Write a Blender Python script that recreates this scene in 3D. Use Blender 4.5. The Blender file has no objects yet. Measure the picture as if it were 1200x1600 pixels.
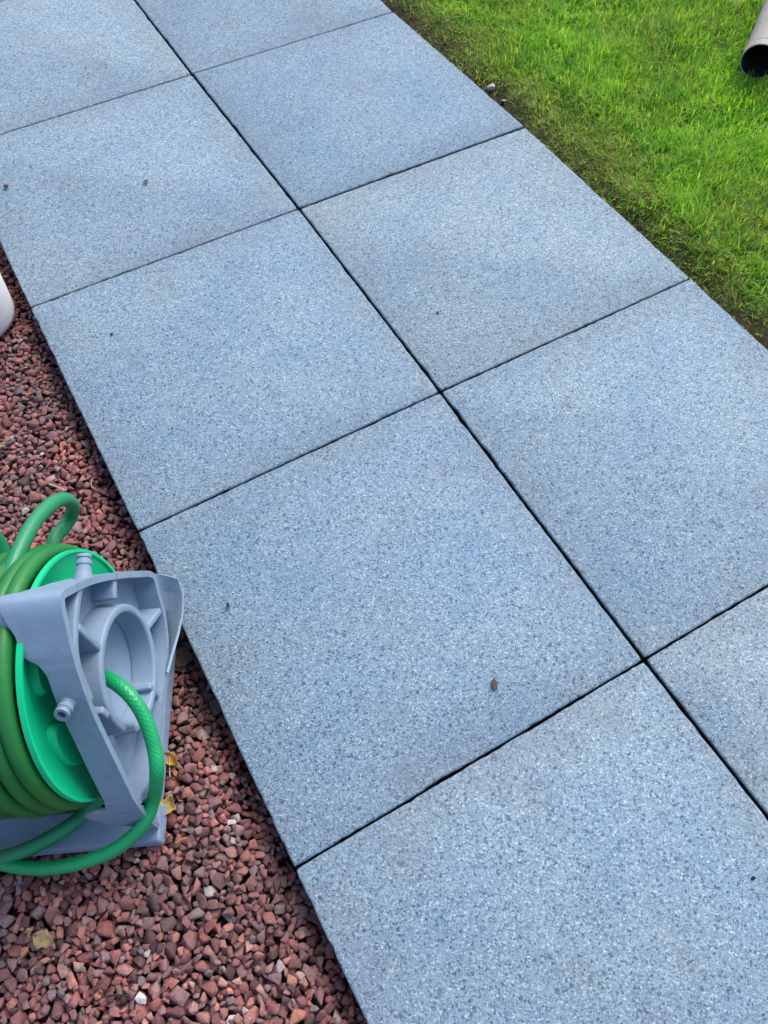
import bpy, bmesh, math, random
import numpy as np
from mathutils import Vector, Matrix
rnd = random.Random(7)
rng = np.random.default_rng(11)
scene = bpy.context.scene
col = scene.collection
S = 0.45                                   # one paving slab, metres

# ------------------------------------------------------------------ camera
FPX = 1253.23                              # focal length in photo pixels (1200 x 1600)
CAM = np.array([0.06613413, -0.31740427, 1.9469892])        # in slab units
ROT = np.array([[0.86959076, -0.49372289, -0.0070438],      # right
                [-0.4260374, -0.74301284, -0.51616281],     # down
                [0.24960776, 0.45185133, -0.85646152]])     # forward
cam_d = bpy.data.cameras.new('camera'); cam = bpy.data.objects.new('camera', cam_d); col.objects.link(cam)
cam_d.sensor_fit = 'VERTICAL'; cam_d.sensor_height = 36.0; cam_d.lens = FPX / 1600 * 36.0
cam_d.clip_start = 0.02; cam_d.clip_end = 300
M = Matrix.Identity(4)
for r in range(3):
    M[r][0] = ROT[0][r]; M[r][1] = -ROT[1][r]; M[r][2] = -ROT[2][r]; M[r][3] = CAM[r] * S
cam.matrix_world = M
scene.camera = cam

# ------------------------------------------------------------------ sky, sun, exposure
SUN_EL, SUN_AZ = math.radians(52), math.radians(62)     # azimuth from +Y (along the path) towards +X (the lawn)
world = bpy.data.worlds.new('World'); scene.world = world; world.use_nodes = True
wn = world.node_tree.nodes; wl = world.node_tree.links
sky = wn.new('ShaderNodeTexSky'); sky.sky_type = 'NISHITA'; sky.sun_disc = False
sky.sun_elevation = SUN_EL; sky.sun_rotation = SUN_AZ
sky.air_density = 1.0; sky.dust_density = 3.0; sky.ozone_density = 1.0
wn['Background'].inputs['Strength'].default_value = 0.13
wl.new(sky.outputs[0], wn['Background'].inputs['Color'])
sun_d = bpy.data.lights.new('sun', 'SUN'); sun = bpy.data.objects.new('sun', sun_d); col.objects.link(sun)
sun_d.energy = 1.3; sun_d.angle = math.radians(35); sun_d.color = (1.0, 0.96, 0.9)
sd = Vector((math.sin(SUN_AZ) * math.cos(SUN_EL), math.cos(SUN_AZ) * math.cos(SUN_EL), math.sin(SUN_EL)))
sun.rotation_euler = (-sd).to_track_quat('-Z', 'Y').to_euler()
scene.view_settings.view_transform = 'Standard'; scene.view_settings.look = 'None'
scene.view_settings.gamma = 1.0; scene.view_settings.exposure = 1.05
scene.view_settings.use_curve_mapping = False
scene.render.engine = 'CYCLES'

# ------------------------------------------------------------------ helpers: pixels to places, meshes, tags
def ray(px):
    return ROT.T @ np.array([(px[0] - 600) / FPX, (px[1] - 800) / FPX, 1.0])
def onz(px, z):                            # point (slab units) of a pixel at height z (slab units)
    d = ray(px); return CAM + d * (z - CAM[2]) / d[2]

def link(name, me, parent=None, loc=(0, 0, 0)):
    o = bpy.data.objects.new(name, me); col.objects.link(o)
    o.location = loc
    if parent is not None: o.parent = parent
    return o
def tag(o, label=None, cat=None, group=None, kind=None):
    if label: o['label'] = label
    if cat: o['category'] = cat
    if group: o['group'] = group
    if kind: o['kind'] = kind
    return o
def empty(name, loc):
    return link(name, None, None, loc)
def mesh(name, verts, faces, mat, smooth=False):
    me = bpy.data.meshes.new(name)
    me.from_pydata([tuple(map(float, v)) for v in verts], [], faces)
    me.materials.append(mat)
    if smooth: me.polygons.foreach_set('use_smooth', [True] * len(me.polygons))
    me.update(); return me
def fix_normals(me):
    bm = bmesh.new(); bm.from_mesh(me); bmesh.ops.recalc_face_normals(bm, faces=bm.faces); bm.to_mesh(me); bm.free(); return me
def bevel(o, w, seg=2, ang=35):
    m = o.modifiers.new('bevel', 'BEVEL'); m.width = w; m.segments = seg; m.limit_method = 'ANGLE'; m.angle_limit = math.radians(ang)
    return o
def smooth_by_angle(me, deg=40):
    me.polygons.foreach_set('use_smooth', [True] * len(me.polygons))
    bm = bmesh.new(); bm.from_mesh(me)
    for e in bm.edges:
        if len(e.link_faces) == 2 and e.calc_face_angle(0) > math.radians(deg): e.smooth = False
    bm.to_mesh(me); bm.free(); return me
def catmull(P, n, closed=False):
    P = np.asarray(P, float); out = []; N = len(P)
    segs = N if closed else N - 1
    for i in range(segs):
        if closed: p0, p1, p2, p3 = P[(i - 1) % N], P[i], P[(i + 1) % N], P[(i + 2) % N]
        else: p0, p1, p2, p3 = P[max(i - 1, 0)], P[i], P[i + 1], P[min(i + 2, N - 1)]
        for k in range(n):
            t = k / n
            out.append(0.5 * ((2 * p1) + (-p0 + p2) * t + (2 * p0 - 5 * p1 + 4 * p2 - p3) * t * t + (-p0 + 3 * p1 - 3 * p2 + p3) * t ** 3))
    if not closed: out.append(P[-1])
    return np.array(out)
def tube(path, rad, nseg=16, cap=True):
    """sweep a circle along path; returns verts, faces, uvs per loop (u along length in metres, v around)"""
    P = np.asarray(path, float); n = len(P)
    T = np.gradient(P, axis=0); T /= np.linalg.norm(T, axis=1)[:, None]
    ref = np.array([0, 0, 1.0]) if abs(T[0][2]) < .9 else np.array([1.0, 0, 0])
    N = np.cross(T[0], ref); N /= np.linalg.norm(N)
    L = np.r_[0, np.cumsum(np.linalg.norm(np.diff(P, axis=0), axis=1))]
    verts = []; rr = np.broadcast_to(rad, (n,))
    for i in range(n):
        N = N - T[i] * (N @ T[i]); N /= np.linalg.norm(N); B = np.cross(T[i], N)
        for k in range(nseg):
            a = 2 * math.pi * k / nseg
            verts.append(P[i] + rr[i] * (math.cos(a) * N + math.sin(a) * B))
    faces = []; uvs = []
    for i in range(n - 1):
        for k in range(nseg):
            k2 = (k + 1) % nseg
            faces.append((i * nseg + k, i * nseg + k2, (i + 1) * nseg + k2, (i + 1) * nseg + k))
            uvs += [(L[i], k / nseg), (L[i], (k + 1) / nseg), (L[i + 1], (k + 1) / nseg), (L[i + 1], k / nseg)]
    if cap:
        faces.append(tuple(range(nseg))[::-1]); uvs += [(0, 0)] * nseg
        faces.append(tuple((n - 1) * nseg + k for k in range(nseg))); uvs += [(L[-1], 0)] * nseg
    return verts, faces, uvs
def join(parts):
    V, F, UV = [], [], []
    for p in parts:
        o = len(V); V += list(p[0]); F += [tuple(i + o for i in f) for f in p[1]]
        if len(p) > 2: UV += p[2]
    return (V, F, UV) if UV else (V, F)

# ------------------------------------------------------------------ materials
class Mat:
    def __init__(s, name, rough=.6, spec=.4):
        s.m = bpy.data.materials.new(name); s.m.use_nodes = True; s.t = s.m.node_tree
        s.b = s.t.nodes['Principled BSDF']; s.b.inputs['Roughness'].default_value = rough
        s.b.inputs['Specular IOR Level'].default_value = spec
    def n(s, kind, **kw):
        nd = s.t.nodes.new('ShaderNode' + kind)
        for k, v in kw.items():
            if k in nd.inputs: nd.inputs[k].default_value = v
            else: setattr(nd, k, v)
        return nd
    def l(s, a, b): s.t.links.new(a, b)
    def ramp(s, fac, stops, interp='LINEAR'):
        r = s.n('ValToRGB'); r.color_ramp.interpolation = interp
        e = r.color_ramp.elements
        while len(e) < len(stops): e.new(.5)
        for k, (p, c) in zip(e, stops): k.position = p; k.color = tuple(c) + (1,) if len(c) == 3 else c
        s.l(fac, r.inputs[0]); return r.outputs[0]
    def mix(s, fac, a, b, mode='MIX'):
        m = s.n('Mix'); m.data_type = 'RGBA'; m.blend_type = mode
        for sock, v in ((m.inputs['Factor'], fac), (m.inputs[6], a), (m.inputs[7], b)):
            if isinstance(v, (int, float)): sock.default_value = v
            elif isinstance(v, tuple): sock.default_value = v + (1,) if len(v) == 3 else v
            else: s.l(v, sock)
        return m.outputs[2]
    def math(s, op, a, b=0.0, c=0.0):
        m = s.n('Math'); m.operation = op
        for sock, v in zip(m.inputs, (a, b, c)):
            if isinstance(v, (int, float)): sock.default_value = v
            else: s.l(v, sock)
        return m.outputs[0]
    def noise(s, vec, scale, detail=3, rough=.55):
        n = s.n('TexNoise'); n.inputs['Scale'].default_value = scale; n.inputs['Detail'].default_value = detail; n.inputs['Roughness'].default_value = rough
        if vec is not None: s.l(vec, n.inputs['Vector'])
        return n.outputs[0]
    def voro(s, vec, scale, feature='F1', rand=1.0):
        v = s.n('TexVoronoi'); v.feature = feature; v.inputs['Scale'].default_value = scale; v.inputs['Randomness'].default_value = rand
        if vec is not None: s.l(vec, v.inputs['Vector'])
        return v
    def bump(s, h, dist, strength=1.0, prev=None):
        b = s.n('Bump'); b.inputs['Distance'].default_value = dist; b.inputs['Strength'].default_value = strength
        s.l(h, b.inputs['Height'])
        if prev is not None: s.l(prev, b.inputs['Normal'])
        return b.outputs[0]
    def coords(s, shift=False):
        tc = s.n('TexCoord').outputs['Object']
        if not shift: return tc
        oi = s.n('ObjectInfo').outputs['Random']
        cx = s.n('CombineXYZ'); s.l(s.math('MULTIPLY', oi, 37.0), cx.inputs[0]); s.l(s.math('MULTIPLY', oi, 91.0), cx.inputs[1])
        va = s.n('VectorMath'); va.operation = 'ADD'; s.l(tc, va.inputs[0]); s.l(cx.outputs[0], va.inputs[1])
        return va.outputs[0]
    def base(s, c):
        if isinstance(c, tuple): s.b.inputs['Base Color'].default_value = c + (1,)
        else: s.l(c, s.b.inputs['Base Color'])
    def normal(s, n): s.l(n, s.b.inputs['Normal'])

def slab_material():
    m = Mat('blue_grey_textured_concrete', .75, .35)
    v = m.coords(True)
    # slight warp so that the granules are not round cells
    wn_ = m.n('TexNoise'); wn_.inputs['Scale'].default_value = 300; wn_.inputs['Detail'].default_value = 2; m.l(v, wn_.inputs['Vector'])
    wv = m.n('VectorMath'); wv.operation = 'MULTIPLY_ADD'; m.l(wn_.outputs['Color'], wv.inputs[0]); wv.inputs[1].default_value = (.0034,) * 3; m.l(v, wv.inputs[2]); vw = wv.outputs[0]
    grain = m.voro(vw, 530); gv = m.n('SeparateColor'); m.l(grain.outputs['Color'], gv.inputs[0])
    c1 = m.ramp(gv.outputs[0], [(0, (.078, .13, .195)), (.13, (.177, .268, .348)), (.5, (.256, .368, .452)), (.87, (.305, .420, .50)), (1, (.50, .60, .65))])
    fine = m.noise(v, 1100, 2, .6)
    c2 = m.mix(.5, c1, m.ramp(fine, [(.3, (.30, .32, .35)), (.7, (.72, .70, .68))]), 'OVERLAY')
    big = m.voro(vw, 210); bv = m.n('SeparateColor'); m.l(big.outputs['Color'], bv.inputs[0])
    inside = m.math('LESS_THAN', big.outputs['Distance'], .40)
    dark = m.math('MULTIPLY', inside, m.math('GREATER_THAN', bv.outputs[0], .93))
    pale = m.math('MULTIPLY', inside, m.math('LESS_THAN', bv.outputs[0], .035))
    c3 = m.mix(m.math('MULTIPLY', dark, .7), c2, (.055, .095, .15))
    c3 = m.mix(m.math('MULTIPLY', pale, .55), c3, (.46, .49, .505))
    # cloudy tone and brownish stains
    cloud = m.noise(v, 7, 4, .6)
    c4 = m.mix(1.0, c3, m.ramp(cloud, [(.30, (.84, .90, .97)), (.5, (.98, .985, 1.0)), (.70, (1.04, 1.0, .96))]), 'MULTIPLY')
    stain = m.math('MULTIPLY', m.ramp(m.noise(v, 5.3, 5, .62), [(.54, (0, 0, 0)), (.74, (1, 1, 1))]), m.ramp(fine, [(.35, (.25,) * 3), (.6, (1,) * 3)]))
    c5 = m.mix(m.math('MULTIPLY', stain, .42), c4, (.20, .19, .175))
    # dirt washed towards the joints
    sx = m.n('SeparateXYZ'); m.l(m.n('TexCoord').outputs['Object'], sx.inputs[0])
    ed = m.math('MAXIMUM', m.math('ABSOLUTE', sx.outputs[0]), m.math('ABSOLUTE', sx.outputs[1]))
    ed = m.ramp(m.math('ADD', ed, m.math('MULTIPLY', m.noise(v, 14, 5, .65), .10)), [(.205, (0,) * 3), (.285, (1,) * 3)])
    c5 = m.mix(m.math('MULTIPLY', m.math('MULTIPLY', ed, m.ramp(fine, [(.35, (.3,) * 3), (.6, (1,) * 3)])), .30), c5, (.15, .145, .135))
    # every slab a touch different
    oi = m.n('ObjectInfo').outputs['Random']
    c6 = m.mix(1.0, c5, m.ramp(oi, [(0, (.90, .93, .97)), (.35, (1.0, 1.0, 1.0)), (.7, (.97, .96, .97)), (1, (1.06, 1.03, .99))]), 'MULTIPLY')
    m.base(c6)
    b1 = m.bump(m.noise(v, 400, 4, .65), .0034, 1.0)
    b2 = m.bump(gv.outputs[1], .0016, .8, b1)
    m.normal(m.bump(cloud, .004, .5, b2))
    return m.m
def soil_material(name, c0, c1, scale=60):
    m = Mat(name, .95, .1); v = m.coords()
    n = m.noise(v, scale, 6, .65)
    m.base(m.ramp(n, [(.3, c0), (.7, c1)])); m.normal(m.bump(m.noise(v, scale * 3, 5, .7), .006, 1.0)); return m.m
def lawn_soil_material():
    m = Mat('brown_lawn_soil_and_thatch', .95, .1); v = m.coords(); n = m.noise(v, 45, 6, .65)
    soil = m.ramp(n, [(.3, (.025, .02, .013)), (.7, (.10, .085, .05))]); thatch = m.ramp(m.noise(v, 160, 5, .7), [(.3, (.05, .07, .012)), (.7, (.19, .23, .05))])
    sx = m.n('SeparateXYZ'); m.l(v, sx.inputs[0])
    f = m.ramp(m.math('MULTIPLY', m.math('ADD', sx.outputs[0], m.math('MULTIPLY', n, .10)), .5), [(.492, (0,) * 3), (.53, (1,) * 3)])
    m.base(m.mix(f, soil, thatch)); m.normal(m.bump(m.noise(v, 135, 5, .7), .006, 1.0)); return m.m
def stone_material():
    m = Mat('red_granite_chippings', .85, .25)
    isl = m.n('NewGeometry').outputs['Random Per Island']
    v = m.coords()
    c = m.ramp(isl, [(0, (.075, .040, .042)), (.12, (.17, .072, .072)), (.24, (.25, .145, .15)), (.36, (.25, .085, .078)),
                     (.48, (.33, .125, .115)), (.60, (.18, .085, .09)), (.72, (.42, .165, .14)), (.82, (.31, .185, .19)),
                     (.90, (.17, .145, .15)), (.95, (.52, .19, .12)), (.985, (.40, .31, .30)), (.995, (.46, .42, .41)), (1, (.62, .60, .60))])
    n = m.noise(v, 260, 5, .65)
    c = m.mix(.7, c, m.ramp(n, [(.3, (.32,) * 3), (.7, (.68, .67, .66))]), 'OVERLAY')
    dust = m.noise(v, 9, 3)
    c = m.mix(m.ramp(dust, [(.40, (0,) * 3), (.72, (.6,) * 3)]), c, (.105, .082, .08))
    m.base(c); m.normal(m.bump(n, .002, .9)); return m.m
def plastic(name, c, dirt=(.2, .19, .18), amt=.25, rough=.5, sss=0.0, dirt_scale=14):
    m = Mat(name, rough, .4); v = m.coords()
    n1 = m.noise(v, dirt_scale, 5, .65); n2 = m.noise(v, dirt_scale * 9, 4, .7)
    f = m.math('MULTIPLY', m.ramp(n1, [(.42, (0,) * 3), (.72, (1,) * 3)]), m.ramp(n2, [(.35, (.2,) * 3), (.65, (1,) * 3)]))
    m.base(m.mix(m.math('MULTIPLY', f, amt), c, dirt))
    r = m.n('MapRange'); m.l(n2, r.inputs[0]); r.inputs[3].default_value = rough - .1; r.inputs[4].default_value = rough + .2
    m.l(r.outputs[0], m.b.inputs['Roughness'])
    m.normal(m.bump(n2, .0006, .5))
    if sss:
        m.b.inputs['Subsurface Weight'].default_value = sss; m.b.inputs['Subsurface Radius'].default_value = (.002, .006, .003); m.b.inputs['Subsurface Scale'].default_value = 1.0
    return m.m
def hose_material(name, c, dirt, amt, braid=True, rough=.38):
    m = Mat(name, rough, .45)
    uv = m.n('UVMap'); sep = m.n('SeparateXYZ'); m.l(uv.outputs[0], sep.inputs[0])
    a = m.math('MULTIPLY', sep.outputs[0], 2 * math.pi / .0052); b = m.math('MULTIPLY', sep.outputs[1], 2 * math.pi * 8)
    w1 = m.math('SINE', m.math('ADD', a, b)); w2 = m.math('SINE', m.math('SUBTRACT', a, b))
    w = m.math('MAXIMUM', w1, w2)
    v = m.coords(); n1 = m.noise(v, 22, 5, .65); n2 = m.noise(v, 230, 3, .6)
    f = m.math('MULTIPLY', m.ramp(n1, [(.35, (.15,) * 3), (.7, (1,) * 3)]), m.ramp(n2, [(.35, (.35,) * 3), (.65, (1,) * 3)]))
    cc = m.mix(m.math('MULTIPLY', f, amt), c, dirt)
    if braid:
        cc = m.mix(m.ramp(w, [(.2, (0,) * 3), (.9, (.10,) * 3)]), cc, tuple(min(1, x * 1.5 + .01) for x in c))
        m.normal(m.bump(w, .0004, .35))
    else: m.normal(m.bump(n2, .0004, .5))
    m.base(cc); return m.m
def grass_material():
    m = Mat('grass_blades', .5, .3)
    isl = m.n('NewGeometry').outputs['Random Per Island']
    at = m.n('Attribute'); at.attribute_name = 'dry'; dry = at.outputs['Fac']
    green = m.ramp(isl, [(0, (.14, .37, .025)), (.3, (.28, .57, .04)), (.6, (.38, .67, .05)), (.85, (.49, .75, .085)), (1, (.63, .77, .21))])
    tan = m.ramp(isl, [(0, (.12, .13, .035)), (.5, (.23, .23, .06)), (1, (.48, .43, .19))])
    pn_ = m.noise(m.coords(), 17, 3, .6)
    green = m.mix(m.ramp(pn_, [(.40, (0,) * 3), (.62, (1,) * 3)]), green, m.mix(1.0, green, (.60, .80, .8), 'MULTIPLY'))
    c = m.mix(dry, green, tan); m.base(c)
    tr = m.n('BsdfTranslucent'); m.l(m.mix(1.0, c, (1.0, 1.0, .55), 'MULTIPLY'), tr.inputs[0])
    mx = m.n('MixShader'); mx.inputs[0].default_value = .55
    m.l(m.b.outputs[0], mx.inputs[1]); m.l(tr.outputs[0], mx.inputs[2]); m.l(mx.outputs[0], m.t.nodes['Material Output'].inputs[0])
    return m.m
def simple(name, c0, c1, scale=120, rough=.8, bump=.001):
    m = Mat(name, rough, .3); v = m.coords(True); n = m.noise(v, scale, 5, .65)
    m.base(m.ramp(n, [(.3, c0), (.7, c1)])); m.normal(m.bump(n, bump, .8)); return m.m

MAT = dict(
    slab=slab_material(),
    slab_side=soil_material('soil_stained_slab_side', (.022, .022, .024), (.065, .062, .06), 90),
    soil=soil_material('dark_soil', (.012, .009, .008), (.05, .038, .032)),
    bed=soil_material('dark_sand_bedding', (.008, .008, .008), (.03, .028, .028)),
    lawn_soil=lawn_soil_material(),
    stone=stone_material(), grass=grass_material(),
    grey=plastic('weathered_grey_plastic', (.20, .285, .39), (.07, .07, .07), .55, .5),
    disc=plastic('bright_green_plastic', (.0, .52, .23), (.02, .20, .09), .25, .42, .15, 8),
    hose=hose_material('stained_shaded_green_hose', (.006, .145, .034), (.028, .19, .022), .6, False, .45),  # yellow-green stain, base also lowered to carry the shade on the coil
    arch=hose_material('dusty_green_hose', (.006, .21, .085), (.05, .23, .12), .45, False, .42),
    braid=hose_material('braided_green_hose', (.003, .30, .10), (.012, .2, .08), .3, True),
    white=plastic('white_plastic', (.78, .79, .80), (.5, .5, .5), .15, .35, .1),
    pipe=plastic('weathered_pipe_grey', (.33, .31, .275), (.10, .09, .08), .75, .65, 0, 9),
    pipe_in=simple('painted_bore_shade', (.006, .006, .006), (.016, .016, .015), 60, .95),  # near-black colour paints the shade inside the pipe
    red=simple('faded_red_mark', (.26, .10, .12), (.36, .13, .15)),
)

# ------------------------------------------------------------------ the ground
def target_gravel(x, y):                   # metres; surface of the chippings, dropping away from the path
    u = np.minimum(x / S, 0)
    z = -0.050 + 0.115 * np.maximum(u, -1.1)
    z = z - 0.050 * np.exp(-((u) / .05) ** 2)                  # the gap along the slab edge
    z = z - 0.020 * np.exp(-(((x / S + .09) / .07) ** 2 + ((y / S - 1.18) / .22) ** 2))     # scraped bare patch
    z = z - 0.030 * np.exp(-(((x / S + .04) / .07) ** 2 + ((y / S - .65) / .25) ** 2))
    return (z + 0.006 * np.sin(x * 31 + 1) * np.sin(y * 23 + 2)) * S
g_v, g_f = [], []
xs = np.r_[-40, -12, -4, -1.5, np.linspace(-.8, 0, 41), .02, .3, .6, .9, .92, 1.5, 4, 12, 40]
ys = np.r_[-40, -12, -4, -1.5, np.linspace(-.7, 1.9, 105), 4, 12, 40]
for y in ys:
    for x in xs:
        z = float(target_gravel(min(x, 0), y)) - .017 if x <= 0 else -.05
        if abs(x) > 1.5 or y < -1 or y > 2.5: z = -.12
        g_v.append((x, y, z + .003 * math.sin(x * 90) * math.cos(y * 77)))
nx = len(xs)
for j in range(len(ys) - 1):
    for i in range(nx - 1):
        g_f.append((j * nx + i, j * nx + i + 1, (j + 1) * nx + i + 1, (j + 1) * nx + i))
tag(link('ground', mesh('ground', g_v, g_f, MAT['soil'], True)), kind='structure')

# ------------------------------------------------------------------ the paved path
meas = {(1, 3): (300, 115), (2, 3): (614, 18), (0, 2): (47, 480), (1, 2): (467, 325), (2, 2): (820, 197), (0, 1): (215, 830),
        (1, 1): (688, 611), (2, 1): (1079, 434), (0, 0): (460, 1357), (1, 0): (1007, 1030)}
def grid(u, v):
    if (u, v) in meas: return onz(meas[(u, v)], 0)[:2]
    return np.array([u, v], float)
bed = [(-.0, -1.05), (.9, -1.05), (.9, 3.2), (-.0, 3.2)]
bz0, bz1 = -.049, -.030
pv = [(.012, -.95, bz0), (.888, -.95, bz0), (.888, 2.72, bz0), (.012, 2.72, bz0), (.012, -.95, bz1), (.888, -.95, bz1), (.888, 2.72, bz1), (.012, 2.72, bz1)]
path = tag(link('path', mesh('path', pv, [(0, 1, 2, 3)[::-1], (4, 5, 6, 7), (0, 1, 5, 4), (1, 2, 6, 5), (2, 3, 7, 6), (3, 0, 4, 7)], MAT['bed'])), kind='structure')
def slab(u, v):
    q = [grid(u, v), grid(u + 1, v), grid(u + 1, v + 1), grid(u, v + 1)]
    q = [p * S for p in q]; c = sum(q) / 4
    gu = .0017; jw = lambda j: .0010 if j <= 1 else .0017; g0, g1 = jw(v), jw(v + 1)                                   # half joint widths: long joint, cross joint
    ins = [np.array([gu if u > 0 else 0, g0]), np.array([-gu if u < 1 else 0, g0]), np.array([-gu if u < 1 else 0, -g1]), np.array([gu if u > 0 else 0, -g1])]
    q = [p + d - c for p, d in zip(q, ins)]
    n = 56; per = []
    r_ = np.random.default_rng(100 + u * 17 + v)
    for k in range(4):
        a, b = q[k], q[(k + 1) % 4]; nrm = np.array([-(b - a)[1], (b - a)[0]]); nrm /= np.linalg.norm(nrm)
        w = np.zeros(n)
        for fr, am in ((3, .00025), (9, .00025), (23, .0003)): w += am * np.sin(np.linspace(0, 1, n, False) * fr * 2 * math.pi * r_.uniform(.7, 1.3) + r_.uniform(0, 6))
        w += r_.normal(0, .00028, n)
        for _ in range(r_.integers(1, 4)):                   # small chips knocked off the arris
            w += r_.uniform(.0005, .0016) * np.exp(-((np.arange(n) - r_.uniform(4, n - 4)) / r_.uniform(.7, 1.6)) ** 2)
        w = np.maximum(w + .0001, 0); w[0] = w[0] * .5
        for i in range(n):
            per.append(a + (b - a) * i / n + nrm * w[i])
    per = np.array(per)
    # round the corners a little
    N = len(per); cen = per.mean(0)
    for k in range(4):
        i = k * n; per[i] += (cen - per[i]) / np.linalg.norm(cen - per[i]) * .0012
    tilt = r_.normal(0, .0012, 2); dz = float(np.clip(r_.normal(0, .0008), -.0015, .0015))
    def ring(inset, z):
        d = cen - per
        ax = np.sign(d) * 0
        L = np.array([np.clip(abs(d[:, 0]) / .22, 0, 1), np.clip(abs(d[:, 1]) / .22, 0, 1)]).T
        p = per + np.sign(d) * np.where(L > .97, inset, 0)
        return [(a, b, z + dz + a * tilt[0] + b * tilt[1]) for a, b in p]
    rings = [ring(.0026, 0), ring(.0013, -.0005), ring(.0004, -.0014), ring(0, -.0030), ring(0, -.0300 - .001)]
    rings[-1] = [(a, b, -.0312) for a, b, _ in rings[-1]]
    V = [p for r in rings for p in r]; F = [tuple(range(N))]
    for k in range(len(rings) - 1):
        for i in range(N):
            j = (i + 1) % N; F.append((k * N + i, (k + 1) * N + i, (k + 1) * N + j, k * N + j))
    F.append(tuple(range((len(rings) - 1) * N, len(rings) * N))[::-1])
    me = mesh('paving_slab', V, F, MAT['slab']); smooth_by_angle(me, 50); me.materials.append(MAT['slab_side'])
    me.polygons.foreach_set('material_index', [0] * (1 + 3 * N) + [1] * (N + 1))
    link('paving_slab', me, path, (c[0], c[1], .0))
for v in range(-2, 6):
    for u in (0, 1): slab(u, v)
# the bedding shows at the sides as a lip of dark soil under the slabs

# ------------------------------------------------------------------ hose reel frame of reference (slab units)
th, tl = -.4635, -.155
ea = np.array([math.cos(th), math.sin(th), 0]); eb = np.array([-math.sin(th), math.cos(th), 0]); ez = np.array([0, 0, 1.0])
eh = ez * math.cos(tl) + ea * math.sin(tl); ea = ea * math.cos(tl) - ez * math.sin(tl)
DC = np.array([-.2024, .5398, .2525])                       # centre of the outer drum flange
RD = .2725
def L2W(a, b, h): return (DC + a * ea + b * eb + h * eh)
def back(px, a):                                            # pixel -> (b, h) on the plane at axial distance a
    d = ray(px); s = ((DC + ea * a - CAM) @ ea) / (d @ ea); X = CAM + d * s - DC
    return np.array([X @ eb, X @ eh])
BASE_H = -.325
reel_loc = L2W(-.18, 0, BASE_H) * S
def rl(p): return L2W(*p) * S - reel_loc                    # local reel coords -> metres relative to the empty
reel = empty('hose_reel', tuple(reel_loc))
tag(reel, 'grey plastic hose reel with green drum standing on the red chippings', 'hose reel')
def rpart(name, V, F, mat, parent=reel, bev=0, smooth=0, seg=2):
    me = fix_normals(mesh(name, [rl(v) for v in V], F, mat))
    if smooth: smooth_by_angle(me, smooth)
    o = link(name, me, parent)
    if bev:
        bevel(o, bev * S, seg); me.polygons.foreach_set('use_smooth', [True] * len(me.polygons))
        wnm = o.modifiers.new('wn', 'WEIGHTED_NORMAL'); wnm.keep_sharp = False
    return o

AO = .092                                                   # outer lip of the visible side frame
WEB = .036
front_px = [(97, 926), (96, 948), (104, 985), (111.5, 1018), (116, 1034), (122, 1054), (140, 1105), (165, 1160), (190, 1212), (214, 1258)]
bottom_px = [(224, 1250), (240, 1215), (252, 1160), (256, 1100), (261, 1060), (264, 1010), (260, 965), (250, 925)]
back_px = [(240, 895), (215, 892), (182, 894), (150, 900), (128, 908), (112, 916)]
outl_px = front_px + bottom_px + back_px
outl = np.array([back(p, AO) for p in outl_px])
kinds = ['f'] * len(front_px) + ['u'] * len(bottom_px) + ['k'] * len(back_px)
OL = catmull(outl, 6, True); NO = len(OL)
ain = []
ctrl = [-.03, -.03, -.012, -.005, .020, .030, .030, .030, .028, .028] + [.025] * len(bottom_px) + [.025, .025, .026, .020, .006, -.02]
for i in range(len(ctrl)):
    for k in range(6): ain.append(ctrl[i] + (ctrl[(i + 1) % len(ctrl)] - ctrl[i]) * k / 6)
def inward(P):
    T = np.roll(P, -1, 0) - np.roll(P, 1, 0); T /= np.linalg.norm(T, axis=1)[:, None]
    Nn = np.c_[-T[:, 1], T[:, 0]]
    if ((P.mean(0) - P) * Nn).sum() < 0: Nn = -Nn
    return Nn
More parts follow.
